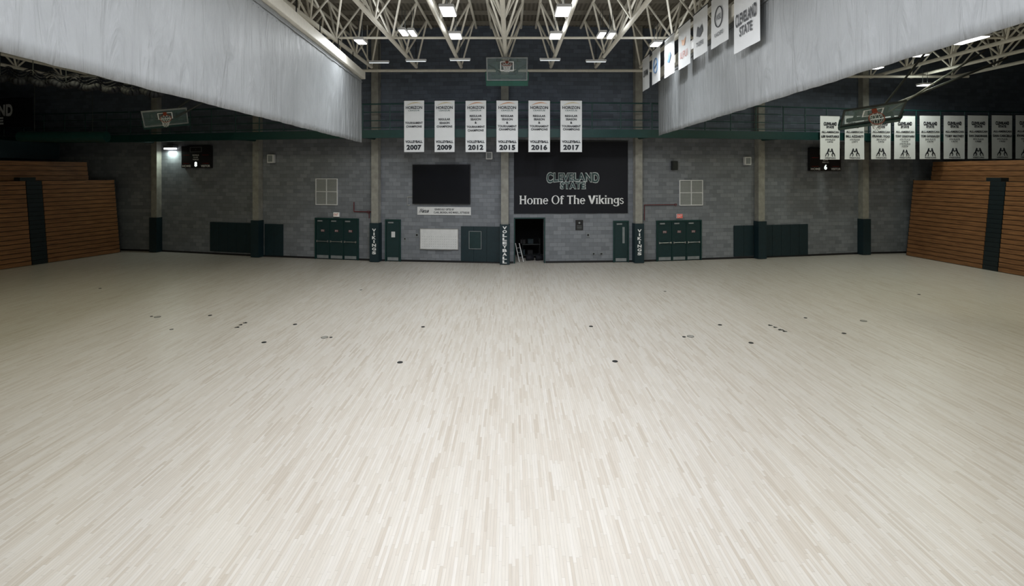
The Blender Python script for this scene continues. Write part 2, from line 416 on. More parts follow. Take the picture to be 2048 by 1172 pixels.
def door_leaf(e,x0,x1,h,hand,window=False,sign=True,poster=False,bar=True):
    leaf=build('door_leaf',MB().box(x0,x1,-.05,-.015,.03,h),'tealdoor',e,bevel=.004)
    w=x1-x0
    build('kick_plate',MB().box(x0+.05,x1-.05,-.056,-.051,.06,.22),'greyp',leaf)
    if bar:
        b=MB().tube((x0+.06,-.11,.98),(x1-.06,-.11,.98),.018).box(x0+.04,x0+.09,-.12,-.052,.93,1.03).box(x1-.09,x1-.04,-.12,-.052,.93,1.03)
        build('push_bar',b,'steel',leaf)
    if sign:
        c=(x0+x1)/2
        build('warning_sticker',MB().box(c-.11,c+.11,-.056,-.052,1.49,1.61),'redd',leaf)
        mb=MB(); addtext(mb,'EMERGENCY',c,1.58,.18,.032,y=-.058); addtext(mb,'EXIT ONLY',c,1.52,.18,.032,y=-.058)
        build('sticker_lettering',mb,'inkw',leaf)
    if window:
        c=x0+w*(.7 if hand>0 else .3)
        build('vision_window',MB().box(c-.06,c+.06,-.056,-.052,1.0,1.85),'greyp',leaf)
        build('window_frame',MB().box(c-.09,c-.06,-.06,-.052,.97,1.88).box(c+.06,c+.09,-.06,-.052,.97,1.88).box(c-.06,c+.06,-.06,-.052,1.85,1.88).box(c-.06,c+.06,-.06,-.052,.97,1.0),'teal',leaf)
    if poster:
        c=(x0+x1)/2+.02
        build('posted_notice',MB().box(c-.1,c+.1,-.064,-.061,1.28,1.58),'white',leaf)
    build('door_closer',MB().box(x0+.1,x0+.38,-.10,-.052,h-.12,h-.05),'greyp',leaf)
def doorset(name,px0,px1,py0,py1,n,lab,**k):
    loc,a,w,h=wf(px0,px1,py0,py1); loc.z=0; 
    h=max(h,2.1)
    e=thing(name,lab,'door',loc,a); e['kind']='structure'
    fr=MB().box(-w/2,-w/2+.06,-.08,0,0,h).box(w/2-.06,w/2,-.08,0,0,h).box(-w/2+.06,w/2-.06,-.08,0,h-.07,h)
    g=(w-.12)/n
    for j in range(1,n): fr.box(-w/2+.06+g*j-.012,-w/2+.06+g*j+.012,-.07,0,0,h-.07)
    build('door_frame',fr,'teal',e)
    for j in range(n): door_leaf(e,-w/2+.06+g*j+.02,-w/2+.06+g*(j+1)-.02,h-.08,1,**k)
doorset('door_1',631,718,437,520,3,'set of three teal exit doors with push bars')
doorset('door_2',1312,1402,438,519,3,'set of three teal exit doors with push bars')
doorset('door_3',771,802,438,522,1,'single teal door with a white notice',sign=False,poster=True,bar=False)
doorset('door_4',1226,1257,440,523,1,'single teal door with a narrow window',sign=False,window=True,bar=False)
loc,a,w,h=DO[3],DO[4],DO[5],DO[2]
e=thing('door_5','open doorway framed in teal steel','doorway',(loc.x,loc.y,0),a); e['kind']='structure'
build('door_frame',MB().box(-w/2-.06,-w/2,-.03,-.005,0,h).box(w/2,w/2+.06,-.03,-.005,0,h).box(-w/2-.06,w/2+.06,-.03,-.005,h,h+.06),'teal',e)
T=Matrix.Translation((loc.x,loc.y,0))@Matrix.Rotation(a,4,'Z')
def st(x,y,z=0): return tuple(T@Vector((x,y,z)))
e=thing('step_ladder','grey folded step ladder leaning in the storage doorway','ladder',st(-.5,.35),a)
mb=MB().tube((-.18,.35,.95),(0,0,.02),.022).tube((.02,.35,.95),(.22,0,.02),.022); build('side_rail',mb,'white',e)
mb=MB()
for k in range(1,4):
    t=k/4; mb.tube((-.18*(1-t),.35*(1-t),.93*(1-t)+.02),(.02*(1-t)+.22*t,.35*(1-t),.93*(1-t)+.02),.014)
build('rung',mb,'greyp',e)
e=thing('equipment_cart','dark wheeled equipment cart inside the storage room','cart',st(.25,1.5),a)
build('shelf',MB().box(-.5,.5,0,.6,.15,.2).box(-.5,.5,0,.6,.75,.8),'dsteel',e)
mb=MB()
for x in(-.47,.47):
    for y in(.03,.57): mb.tube((x,y,.1),(x,y,1.1),.02); 
build('upright',mb,'dsteel',e)
mb=MB()
for x in(-.45,.45):
    for y in(.05,.55): mb.tube((x-.02,y,.06),(x+.02,y,.06),.06,12)
build('wheel',mb,'blackp',e)
for k,(x,z,s,m) in enumerate(((-.25,.2,.32,'pad'),(.2,.2,.28,'blackp'),(-.2,.8,.26,'blackp'),(.22,.8,.3,'pad'))):
    mb=MB().box(-s/2,s/2,0,s,0,s*.75).box(-s/2-.01,s/2+.01,-.01,s+.01,s*.75,s*.75+.03)
    tag(build('storage_bin',mb,m,loc=st(x,1.62,z+.005),rot=(0,0,a),bevel=.01),'dark lidded storage bin on the equipment cart','bin','bins on the cart')
for x in (.1,.62):
    mb=MB().tube((-.2,0,.15),(.2,0,.15),.14,14); mb.ring((0,0,.28),.1,.015,Matrix.Rotation(math.pi/2,3,'X'))
    tag(build('duffel_bag',mb,'black',loc=st(x,.85),rot=(0,0,a+.2),smooth=True),'black duffel bag with a loop handle on the storage floor','bag','duffel bags')

for px,py,m,tm in ((674,429,'exitw','red'),(1358,432,'exitr','inkw')):
    loc,a,w,h=wf(px-6,px+6,py-4.5,py+4.5)
    e=thing('exit_sign','small lit exit sign above the doors','exit sign',loc,a)
    build('sign_body',MB().box(-w/2,w/2,-.08,0,0,h),'white',e,bevel=.008)
    build('sign_face',MB().box(-w/2+.015,w/2-.015,-.086,-.081,.015,h-.015),m,e)
    mb=MB(); addtext(mb,'EXIT',0,h/2,w*.75,h*.55,y=-.089,bold=.02); build('sign_lettering',mb,tm,e)
for b in ((632,676,357,410),(1358,1405,360,411)):
    loc,a,w,h=wf(*b)
    e=thing('wall_vent','white four-panel perforated wall vent','vent',loc,a,'wall vents')
    t=.045; fr=MB()
    for x in (-w/2,-t/2,w/2-t): fr.box(x,x+t,-.06,0,0,h)
    for z in (0,h/2-t/2,h-t):
        fr.box(-w/2+t,-t/2,-.06,0,z,z+t).box(t/2,w/2-t,-.06,0,z,z+t)
    build('vent_frame',fr,'white',e)
    for sx in (-1,1):
        for sz in (0,1):
            x0=(-w/2+t if sx<0 else t/2)+.01; x1=x0+w/2-1.5*t-.02; z0=t+.01+sz*(h/2-t/2)
            mb=MB(); z1=z0+h/2-1.5*t-.02; n=14
            for k in range(n): 
                z=z0+(z1-z0)*k/n; mb.box(x0,x1,-.045,-.02,z,z+(z1-z0)/n*.62)
            build('louver_panel',mb,'mesh',e)
loc,a,w,h=wf(826,941,329,408)
e=thing('video_screen','large black wall-mounted video screen, switched off','screen',loc,a)
build('screen_case',MB().box(-w/2,w/2,-.12,0,0,h),'blackp',e,bevel=.01)
build('screen_face',MB().box(-w/2+.03,w/2-.03,-.127,-.121,.03,h-.03),'screen',e)
loc,a,w,h=wf(815,825,394,410); tag(build('screen_conduit',MB().path([(w/2,-.02,h),(-w/2,-.02,h),(-w/2,-.02,0),(0,-.02,0)],.02),'steel',loc=loc,rot=(0,0,a)),'thin steel conduit beside the video screen','conduit')
loc,a,w,h=wf(835,942,414,430)
e=thing('donor_sign','white donor sign with black lettering under the screen','sign',loc,a)
build('sign_board',MB().box(-w/2,w/2,-.03,0,0,h),'white',e,bevel=.004)
mb=MB(); addtext(mb,'GENEROUSLY GIFTED BY',.02,h*.70,1.05,.10,y=-.034,bold=.03); addtext(mb,'CLARK, BRONDA, AND MARIE L. KITTREDGE',.40,h*.30,1.9,.12,y=-.034,bold=.03)
build('sign_lettering',mb,'ink',e)
mb=MB(); addtext(mb,'iVenue',-w/2+.38,h*.52,.5,.22,y=-.034,slant=.4,bold=.03); build('script_logo',mb,'ink',e)
loc,a,w,h=wf(840,917,457,499)
e=thing('whiteboard','white dotted notice board mounted on the block wall','whiteboard',loc,a)
build('board_panel',MB().box(-w/2+.03,w/2-.03,-.03,0,.03,h-.03),'white',e)
build('board_frame',MB().box(-w/2,-w/2+.03,-.045,0,0,h).box(w/2-.03,w/2,-.045,0,0,h).box(-w/2+.03,w/2-.03,-.045,0,0,.03).box(-w/2+.03,w/2-.03,-.045,0,h-.03,h),'steel',e)
mb=MB()
for i in range(16):
    for j in range(5): mb.disc((-w/2+.15+i*(w-.3)/15,.15+j*.13),.012,-.033,8)
build('printed_dots',mb,'inkg',e)
build('marker_tray',MB().box(-w/3,w/3,-.1,-.046,0,.02),'steel',e)
def plate(name,px0,px1,py0,py1,m,lab,cat,m2=None,th=.03):
    loc,a,w,h=wf(px0,px1,py0,py1)
    mb=MB().box(-w/2,w/2,-th,0,0,h); e=thing(name,lab,cat,loc,a); build('plate',mb,m,e,bevel=min(.004,w/8))
    if m2: build('plate_inset',MB().box(-w*.28,w*.28,-th-.012,-th-.001,h*.25,h*.75),m2,e)
    return e,w,h
e,w,h=plate('wall_plaque',1151,1166,440,460,'blackp','small dark commemorative plaque on the block wall','plaque')
mb=MB(); mb.disc((0,h*.72),.05,-.034)
for k in range(4): mb.box(-w*.32,w*.32,-.036,-.033,h*(.12+.1*k),h*(.14+.1*k))
build('plaque_relief',mb,'greyp',e)
for b in ((831,837,466,474),(1173,1179,466,474),(1199,1206,505,510),(1184,1190,505,510),(808,812,474,481)):
    plate('switch_plate',*b,'greyp','small steel switch plate on the block wall','switch','blackp',.02)
for b in ((539,552,309,326),(973,986,304,319),(1485,1498,314,330),(1341,1352,322,340)):
    loc,a,w,h=wf(*b)
    e=thing('wall_speaker','small grey box speaker mounted high on the block wall','speaker',loc,a,'wall speakers')
    build('speaker_box',MB().box(-w/2,w/2,-.22,-.03,0,h),'white' if b[0]!=1341 else 'dsteel',e,bevel=.015)
    build('speaker_grille',MB().box(-w*.34,w*.34,-.232,-.222,h*.14,h*.86),'greyp' if b[0]!=1341 else 'dsteel',e)
    build('bracket',MB().box(-.03,.03,-.03,0,h*.3,h*.7),'dsteel',e)
loc,a,w,h=wf(708,748,404,436)
e=thing('fire_pipe','dark red sprinkler pipe with a valve on the block wall','pipe',loc,a)
build('pipe_run',MB().path([(-w/2+.03,-.06,h),(-w/2+.03,-.06,h*.4),(w/2,-.06,h*.4)],.025).path([(w/2-.25,-.06,h*.4),(w/2-.25,-.06,0)],.02),'redd',e)
build('valve_wheel',MB().ring((w/2-.25,-.14,h*.4),.08,.012,Matrix.Rotation(math.pi/2,3,'X')).tube((w/2-.25,-.14,h*.4),(w/2-.25,-.05,h*.4),.02),'redd',e)
loc,a,w,h=wf(1286,1352,404,440)
e=thing('fire_pipe','dark red sprinkler pipe running toward the exit doors','pipe',loc,a)
build('pipe_run',MB().path([(-w/2+.05,-.06,0),(-w/2+.05,-.06,h*.85),(w/2,-.06,h*.85)],.022),'redd',e)
build('valve_wheel',MB().ring((w/2-.1,-.14,h*.85),.07,.012,Matrix.Rotation(math.pi/2,3,'X')).tube((w/2-.1,-.14,h*.85),(w/2-.1,-.05,h*.85),.02),'redd',e)
loc,a,w,h=wf(335,355,291,301)
e=thing('wall_lamp','lit box lamp high on the block wall','lamp',loc,a)
build('lamp_housing',MB().box(-w/2,w/2,-.3,0,h*.5,h),'steel',e); build('lamp_lens',MB().box(-w/2+.03,w/2-.03,-.28,-.03,h*.2,h*.49),'lamp',e)
L=bpy.data.lights.new('lamp_glow','AREA'); L.energy=26; L.shape='RECTANGLE'; L.size=.5; L.size_y=.2; L.color=(.85,1,.88)
o=bpy.data.objects.new('lamp_glow',L); COL.objects.link(o); o.parent=e; o.location=(0,-.18,-.02)

loc,a,w,h=wf(1028,1256,283,427,.06)
e=thing('wide_wall_banner','wide black cloth banner with white and green lettering','banner',loc,a)
def cloth(w,h,nx=24,nz=10,amp=.012,ph=0):
    mb=MB()
    for i in range(nx+1):
        for j in range(nz+1):
            x=-w/2+w*i/nx; z=h*j/nz; mb.v.append((x,amp*math.sin(i*1.1+ph+j*.2)*(1-j/nz*.7)+.02,z))
    for i in range(nx):
        for j in range(nz):
            b=i*(nz+1)+j; mb.f.append((b,b+nz+1,b+nz+2,b+1))
    return mb
build('banner_cloth',cloth(w,h),'black',e,smooth=True)
bx=lambda px:(px-1142)/228*w
bz=lambda py:(427-py)/144*h
mb=MB(); slogan(mb,'Home Of The Vikings',bx(1038),bx(1248),bz(408),bz(391)-bz(408),-.006); build('slogan_lettering',mb,'inkw',e)
mb=MB(); addtext(mb,'CLEVELAND',bx(1145),bz(354),bx(1198)-bx(1092),.47,y=-.006,bold=.07,big=.38,arch=.05); addtext(mb,'STATE',bx(1145),bz(371),bx(1171)-bx(1119),.40,y=-.006,bold=.07)
build('logo_outline',mb,'logo',e)
mb=MB(); addtext(mb,'CLEVELAND',bx(1145),bz(354),bx(1197)-bx(1093),.405,y=-.012,bold=.02,big=.38,arch=.05); addtext(mb,'STATE',bx(1145),bz(371),bx(1169.5)-bx(1120.5),.335,y=-.012,bold=.02)
build('logo_lettering',mb,'logof',e)
build('hanging_rod',MB().tube((-w/2,.02,h+.02),(w/2,.02,h+.02),.025),'dsteel',e)

def scoreboard(b,digit,extra):
    loc,a,w,h=wf(*b)
    e=thing('scoreboard','black wall scoreboard showing period digit %s'%digit,'scoreboard',loc,a)
    build('board_case',MB().box(-w/2,w/2,-.18,0,0,h),'blackp',e,bevel=.01)
    mb=MB(); y=-.184
    addtext(mb,'HOME',-w*.32,h*.09,w*.30,h*.10,y=y,bold=.03); addtext(mb,'VISITOR',w*.33,h*.09,w*.31,h*.10,y=y,bold=.03)
    addtext(mb,'PERIOD',0,h*.38,w*.2,h*.06,y=y)
    if extra: addtext(mb,'BONUS',0,h*.58,w*.22,h*.07,y=y)
    addtext(mb,'PLAYER',0,h*.48,w*.16,h*.05,y=y)
    build('board_lettering',mb,'inkw',e)
    mb=MB(); addtext(mb,digit,0,h*.17,w*.09,h*.22,y=y,bold=.03); build('lit_digit',mb,'led',e)
    mb=MB(); z0,z1=h*.72,h*.95
    for q in ((-w*.2,w*.2,y-.004,y+.002,z0,z0+.02),(-w*.2,w*.2,y-.004,y+.002,z1-.02,z1),(-w*.2,-w*.2+.02,y-.004,y+.002,z0,z1),(w*.2-.02,w*.2,y-.004,y+.002,z0,z1),(-.01,.01,y-.004,y+.002,h*.82,h*.85)): mb.box(*q)
    build('clock_border',mb,'greyp',e)
    mb=MB()
    for sx in (-1,1):
        c=sx*w*.33
        mb.box(c-w*.11,c+w*.11,y-.002,y+.002,h*.2,h*.21).box(c-w*.11,c+w*.11,y-.002,y+.002,h*.58,h*.59)
    build('score_border',mb,'red',e)
scoreboard((368,426,292,336),'8',True); scoreboard((1615,1677,297,342),'6',False)

# ---------------------------------------------------------------- banners
def vbanner(name,frame,lab,group,cat='banner',rod='dsteel'):
    loc,a,w,h=frame
    e=thing(name,lab,cat,loc,a,group)
    build('banner_cloth',cloth(w,h,8,10,.008,random.random()*6),'banner',e,smooth=True)
    build('hanging_rod',MB().tube((-w/2-.03,.02,h+.015),(w/2+.03,.02,h+.015),.018),rod,e)
    return e,w,h
yrs=[('2007',808,848,0),('2009',869,909,1),('2012',931,972,2),('2015',993,1036,2),('2016',1057,1100,2),('2017',1121,1164,2)]
for y,x0,x1,k in yrs:
    e,w,h=vbanner('championship_banner',wf(x0,x1,201,304,2.12),'white hanging volleyball championship banner for '+y,'championship banners on the balcony railing')
    mb=MB(); addtext(mb,'HORIZON',0,h*.862,w*.82,h*.058,bold=.02)
    lt=MB(); addtext(lt,'LEAGUE',0,h*.805,w*.55,h*.024,bold=.01)
    if k==0: L=['TOURNAMENT','CHAMPIONS']; zs=[.565,.495]
    elif k==1: L=['REGULAR','SEASON','CHAMPIONS']; zs=[.635,.565,.495]
    else: L=['REGULAR','SEASON','&','TOURNAMENT','CHAMPIONS']; zs=[.70,.635,.57,.50,.44] if y!='2012' else [.70,.635,.57,.49,.42]
    wd={'TOURNAMENT':.88,'CHAMPIONS':.78,'REGULAR':.58,'SEASON':.50,'&':.1}
    for s,z in zip(L,zs): addtext(mb,s,0,h*z,w*wd[s],h*.042,bold=.03)
    addtext(mb,'VOLLEYBALL',0,h*.20,w*.86,h*.05,bold=.04); addtext(mb,y,0,h*.09,w*.74,h*.10,bold=.045)
    build('banner_lettering',mb,'ink',e); build('league_lettering',lt,'inkg',e)
    sw=MB(); n=12
    fz=lambda t:h*(.905+.045*math.sin(t*math.pi*.75)); th=lambda t:h*.018*math.sin(math.pi*min(1,t))+.002
    X=lambda t:-w*.38+w*.76*t
    for s in range(n):
        t0=s/n;t1=(s+1)/n
        sw.poly([(X(t0),fz(t0)),(X(t1),fz(t1)),(X(t1),fz(t1)+th(t1)),(X(t0),fz(t0)+th(t0))],-.004)
    build('swoosh_mark',sw,'orange' if y in('2012','2015','2016') else 'yellow',e)
AA=[(1641,1680,'LEE BARTUSKE',['5TH PLACE','1970']),(1690,1729,'BILL AZZARITI',['6TH PLACE','1971']),(1743,1782,'FRANK YOO',['3RD PLACE','1972']),
 (1789,1831,'TONY DIGIOVANNI',['6TH PLACE','1973','5TH PLACE','1972']),(1840,1881,'TOM CAVANAUGH',['2ND PLACE','1974']),(1888,1930,'TOBY MATNEY',['5TH PLACE','1979']),
 (1936,1977,'DAN ZABORNIAK',['8TH PLACE','1988']),(1984,2025,'DAN CARCELLI',['8TH PLACE','1995']),(2032,2073,'EVAN HALL',['8TH PLACE','1996'])]
def wrestlers(mb,cx,z,s):
    for sx in (-1,1):
        P=lambda u,v:(cx+sx*u*s,z+v*s)
        mb.disc(P(.25,.95),.13*s,-.004,10)
        mb.line(P(.3,.85),P(.45,.45),.2*s,-.004); mb.line(P(.3,.8),P(-.05,.62),.12*s,-.004)
        mb.line(P(.45,.5),P(.25,.25),.15*s,-.004); mb.line(P(.25,.25),P(.38,0),.11*s,-.004)
        mb.line(P(.45,.5),P(.68,.28),.15*s,-.004); mb.line(P(.68,.28),P(.75,0),.11*s,-.004)
for x0,x1,nm,ls in AA:
    dy=(x0-1641)*-.004
    e,w,h=vbanner('wrestling_banner',wf(x0,x1,232+dy,319+dy,2.14),'white hanging all-american wrestling banner reading '+ls[-1],'wrestling banners on the balcony railing')
    mb=MB(); addtext(mb,'CLEVELAND',0,h*.82,w*.66,h*.07,bold=.06,big=.35); addtext(mb,'STATE',0,h*.745,w*.38,h*.055,bold=.06)
    addtext(mb,'ALL-AMERICAN',0,h*.63,w*.88,h*.045,bold=.04); addtext(mb,nm,0,h*.53,w*.90,h*.052,bold=.05)
    z=.455
    for s in ls: addtext(mb,s,0,h*z,w*(.5 if 'P' in s else .28),h*.034,bold=.02); z-=.052
    addtext(mb,'WRESTLING',0,h*.035,w*.55,h*.03,bold=.03)
    build('banner_lettering',mb,'ink',e)
    wm=MB(); wrestlers(wm,0,h*.07,h*.17 if len(ls)<4 else h*.14); build('wrestler_emblem',wm,'ink',e)
loc,a,w,h=wf(-118,65,197,255,2.14)
e=thing('dark_railing_banner','black banner with white block lettering on the railing','banner',loc,a)
build('banner_cloth',cloth(w,h,14,6,.01),'black',e,smooth=True)
mb=MB(); addtext(mb,'CLEVELAND',w*.0+.02,h*.58,w*.57,h*.36,y=-.004,bold=.05,big=.3); addtext(mb,'STATE',0,h*.22,w*.38,h*.26,y=-.004,bold=.05)
build('banner_lettering',mb,'inkw',e)

# ---------------------------------------------------------------- divider curtains
def curtain(P0,P1,ztop,zbot,lab):
    P0=Vector(P0);P1=Vector(P1); d=P1-P0; L=d.length; ang=math.atan2(d.y,d.x)
    e=thing('divider_curtain',lab,'curtain',(P0.x,P0.y,zbot),ang)
    nx=int(L*16); nz=14; H=ztop-zbot; mb=MB()
    for i in range(nx+1):
        for j in range(nz+1):
            x=L*i/nx; t=j/nz
            y=(.016*math.sin(x*1.7+.8*math.sin(x*.7)+t*.8)+.014*math.sin(x*4.3+t*2.2+math.sin(x*.9)*2)+.010*math.sin(x*9.1+t*1.5+math.sin(x*1.9)*2))*(1-.6*t)
            mb.v.append((x,y,H*t))
    for i in range(nx):
        for j in range(nz):
            b=i*(nz+1)+j; mb.f.append((b,b+nz+1,b+nz+2,b+1))
    o=build('curtain_panel',mb,'curtain',e,smooth=True)
    s=o.modifiers.new('s','SOLIDIFY'); s.thickness=.012; s.offset=0
    build('header_beam',MB().box(-.05,L+.12,-.16,.16,H+.01,H+.34),'truss',e,bevel=.01)
    for sy in (-1,1):
        mb=MB()
        for k in range(int(L/.3)): mb.disc((.15+k*.3,H-.25),.016,sy*.035,6)
        build('grommet_row',mb,'dsteel',e)
    mb=MB()
    for sy in (-.045,.03): mb.box(0,L,sy,sy+.015,H-.16,H-.12)
    build('header_seam',mb,'seam',e)
    mb=MB(); k=1.2
    while k<L: mb.tube((k,0,H+.35),(k,0,9.82-zbot),.02); k+=2.4
    build('hanger_rod',mb,'dsteel',e)
curtain((-5.45,0.6),(-6.85,25.0),8.95,6.06,'long grey vinyl divider curtain raised on a cream beam')
curtain((5.45,0.6),(6.70,25.2),8.95,6.38,'long grey vinyl divider curtain raised beside the hanging banners')

MK=[(24.3,1.27,1.44,'inkm'),(22.6,1.25,1.42,'blue'),(20.7,1.3,1.45,'blue'),(18.9,1.3,1.47,'orange'),(17.3,1.3,1.42,'inkm'),(15.7,1.3,1.45,'inkm'),(13.9,1.55,1.95,'inkm')]
for k,(Y,w,h,m) in enumerate(MK):
    e,w,h=vbanner('school_banner',(Vector((5.9,Y,9.8-h)),-math.pi/2,w,h),'white school banner hanging beside the divider curtain','school banners beside the curtain')
    mb=MB(); mb2=MB()
    if k==6:
        e['label']='large white banner reading cleveland state beside the curtain'
        addtext(mb,'CLEVELAND',0,h*.42,w*.80,h*.15,bold=.03,big=.3); addtext(mb,'STATE',0,h*.25,w*.48,h*.13,bold=.03)
    elif k==0: addtext(mb,'UWM',0,h*.5,w*.6,h*.2,bold=.03)
    elif k==1: mb.ring((0,-.004,h*.5),w*.24,.02,Matrix.Rotation(math.pi/2,3,'X')); mb.line((-w*.2,h*.45),(w*.2,h*.55),.06,-.004)
    elif k==2: mb.poly([(-.25,h*.37),(.08,h*.33),(.27,h*.5),(.08,h*.64),(-.25,h*.6),(-.08,h*.48)],-.004)
    elif k==3:
        addtext(mb2,'IUPUI',0,h*.3,w*.6,h*.16,bold=.0); mb.poly([(-.17,h*.52),(.08,h*.50),(.23,h*.68),(0,h*.62),(-.25,h*.67)],-.004); build('lettering',mb2,'redp',e)
    elif k==4: mb.poly([(-.3,h*.47),(0,h*.41),(.3,h*.5),(.2,h*.67),(0,h*.59),(-.2,h*.68)],-.004); addtext(mb,'TIGERS',0,h*.27,w*.5,h*.10,bold=.02)
    elif k==5: mb.ring((0,-.004,h*.55),w*.22,.015,Matrix.Rotation(math.pi/2,3,'X')); addtext(mb,'WSU',0,h*.55,w*.3,h*.12,bold=.01); addtext(mb,'RAIDERS',0,h*.22,w*.5,h*.08,bold=.01)
    build('emblem',mb,m,e)

# ---------------------------------------------------------------- roof trusses
BZ=10.0; TZ=11.95; SP=2.25; BAY=2.8
for i in range(-11,12):
    X=-.3+SP*i
    Yend=27.6 if abs(X)<9 else (29.2 if abs(X)<17 else 30.6)
    n=7
    e=thing('roof_truss','cream steel open-web roof truss with doubled upper chord','truss',(X,Yend,BZ),0,'roof trusses')
    build('bottom_chord',MB().tube((0,0,0),(0,-n*BAY,0),.085,10),'truss',e)
    for sx in (-.75,.75): build('top_chord',MB().tube((sx,0,TZ-BZ),(sx,-n*BAY,TZ-BZ),.06),'truss',e)
    mb=MB()
    for k in range(n):
        y0=-k*BAY; ym=y0-BAY/2; y1=y0-BAY
        for sx in (-.75,.75):
            mb.tube((0,y0,0),(sx,ym,TZ-BZ),.044,6); mb.tube((0,y1,0),(sx,ym,TZ-BZ),.044,6)
    build('web',mb,'truss',e)
for k,Y in enumerate((27.75,22.3)):
    x0,x1=(-7.6,7.6) if k==0 else (-24.9,24.4)
    z=BZ-.16 if k==0 else BZ+.16
    e=thing('cross_truss','cream steel cross beam tying the roof trusses','truss',(0,Y,z),0,'cross beams under the roof')
    build('chord',MB().tube((x0,0,0),(x1,0,0),.075 if k==0 else .05),'truss',e)
    build('hanger',MB().tube((x0+.3,0,.05),(x0+.3,0,RZ-z-.01),.03).tube((x1-.3,0,.05),(x1-.3,0,RZ-z-.01),.03),'truss',e)
for x0,x1 in ((8.2,24.4),(-24.9,-8.2)):
    tag(build('edge_beam',MB().tube((x0,29.4,BZ-.17),(x1,29.4,BZ-.17),.07),'truss'),'cream steel edge beam at the truss ends','beam')
for k in range(8):
    y=15+k*1.8
    tag(build('roof_purlin',MB().box(-26,26,y-.04,y+.04,12.1,12.29),'purlin'),'steel purlin under the roof deck','beam','roof purlins')

# ---------------------------------------------------------------- lamps
def highbay(X,Y,Z,w,l,energy,lens='lamp',lab='lit rectangular high-bay lamp under the trusses',color=(.94,.975,1),up=0):
    e=thing('high_bay_lamp',lab,'ceiling lamp',(X,Y,Z),0,'high-bay lamps')
    build('housing',MB().box(-w/2,w/2,-l/2,l/2,.03,.12),'white',e,bevel=.01)
    build('lens',MB().box(-w/2+.03,w/2-.03,-l/2+.03,l/2-.03,0,.028),lens,e)
    build('hanger',MB().tube((0,-l/3,.12),(0,-l/3,.9),.01).tube((0,l/3,.12),(0,l/3,.9),.01),'dsteel',e)
    if energy:
        L=bpy.data.lights.new('lamp_light','AREA'); L.shape='RECTANGLE'; L.size=w*.85; L.size_y=l*.85; L.energy=energy*GAIN; L.color=color
        o=bpy.data.objects.new('lamp_light',L); COL.objects.link(o); o.parent=e; o.location=(0,0,-.02)
    if up:  # upward light added above the housing to brighten the trusses
        L=bpy.data.lights.new('added_uplight','AREA'); L.shape='RECTANGLE'; L.size=w; L.size_y=l; L.energy=up*GAIN; L.color=color
        o=bpy.data.objects.new('added_uplight',L); COL.objects.link(o); o.parent=e; o.location=(0,0,.14); o.rotation_euler=(math.pi,0,0)
for px,py,w,l in ((896,25,.46,1.0),(1126,25,.46,1.0),(911,74,.44,.8),(1111,74,.44,.8),(807,67,.26,.8),(825,68,.24,.8),(1203,72,.26,.8),(1222,73,.24,.8),(721,85,.36,.7),(1312,90,.36,.7)):
    Z=9.6; Y=(Z-CZ)*F/(HY-py); highbay((px-CX)*Y/F,Y,Z,w,l,48,up=12 if px not in (825,1203) else 0)
for px,py in ((832,117),(920,115),(1100,115),(1192,118),(758,120)):
    Z=9.9; Y=(Z-CZ)*F/(HY-py); highbay((px-CX)*Y/F,Y,Z-.15,.95,.12,0,'lampdim','faint strip lamp under the trusses')
for px,py in ((1750,137),(1838,112),(1850,177)):
    Z=9.6 if py<150 else 9.2; Y=(Z-CZ)*F/(HY-py); Y=min(Y,28.5); highbay((px-CX)*Y/F,Y,Z,.6,.5,60,color=(.93,1,.9),up=10)
for Y,E in ((0.0,145),(4.0,155),(8.0,150),(12.0,130)):
    for X in (-1.7,1.7):
        highbay(X,Y,9.6,.6,1.3,E,color=(.95,.965,1))
for Y in (5,13,20.5):
    for X in (-17,-11,11,17):
        E={-17:56,-11:74,11:80,17:62}[X]
        highbay(X,Y,9.6,.6,1.3,E,color=(1,.97,.72) if abs(X)<12 else (1,.96,.60))
highbay(23,17.5,9.4,.6,1.3,60,color=(.94,1,.9))  # extra out-of-view fixture, added to brighten the right-hand banners

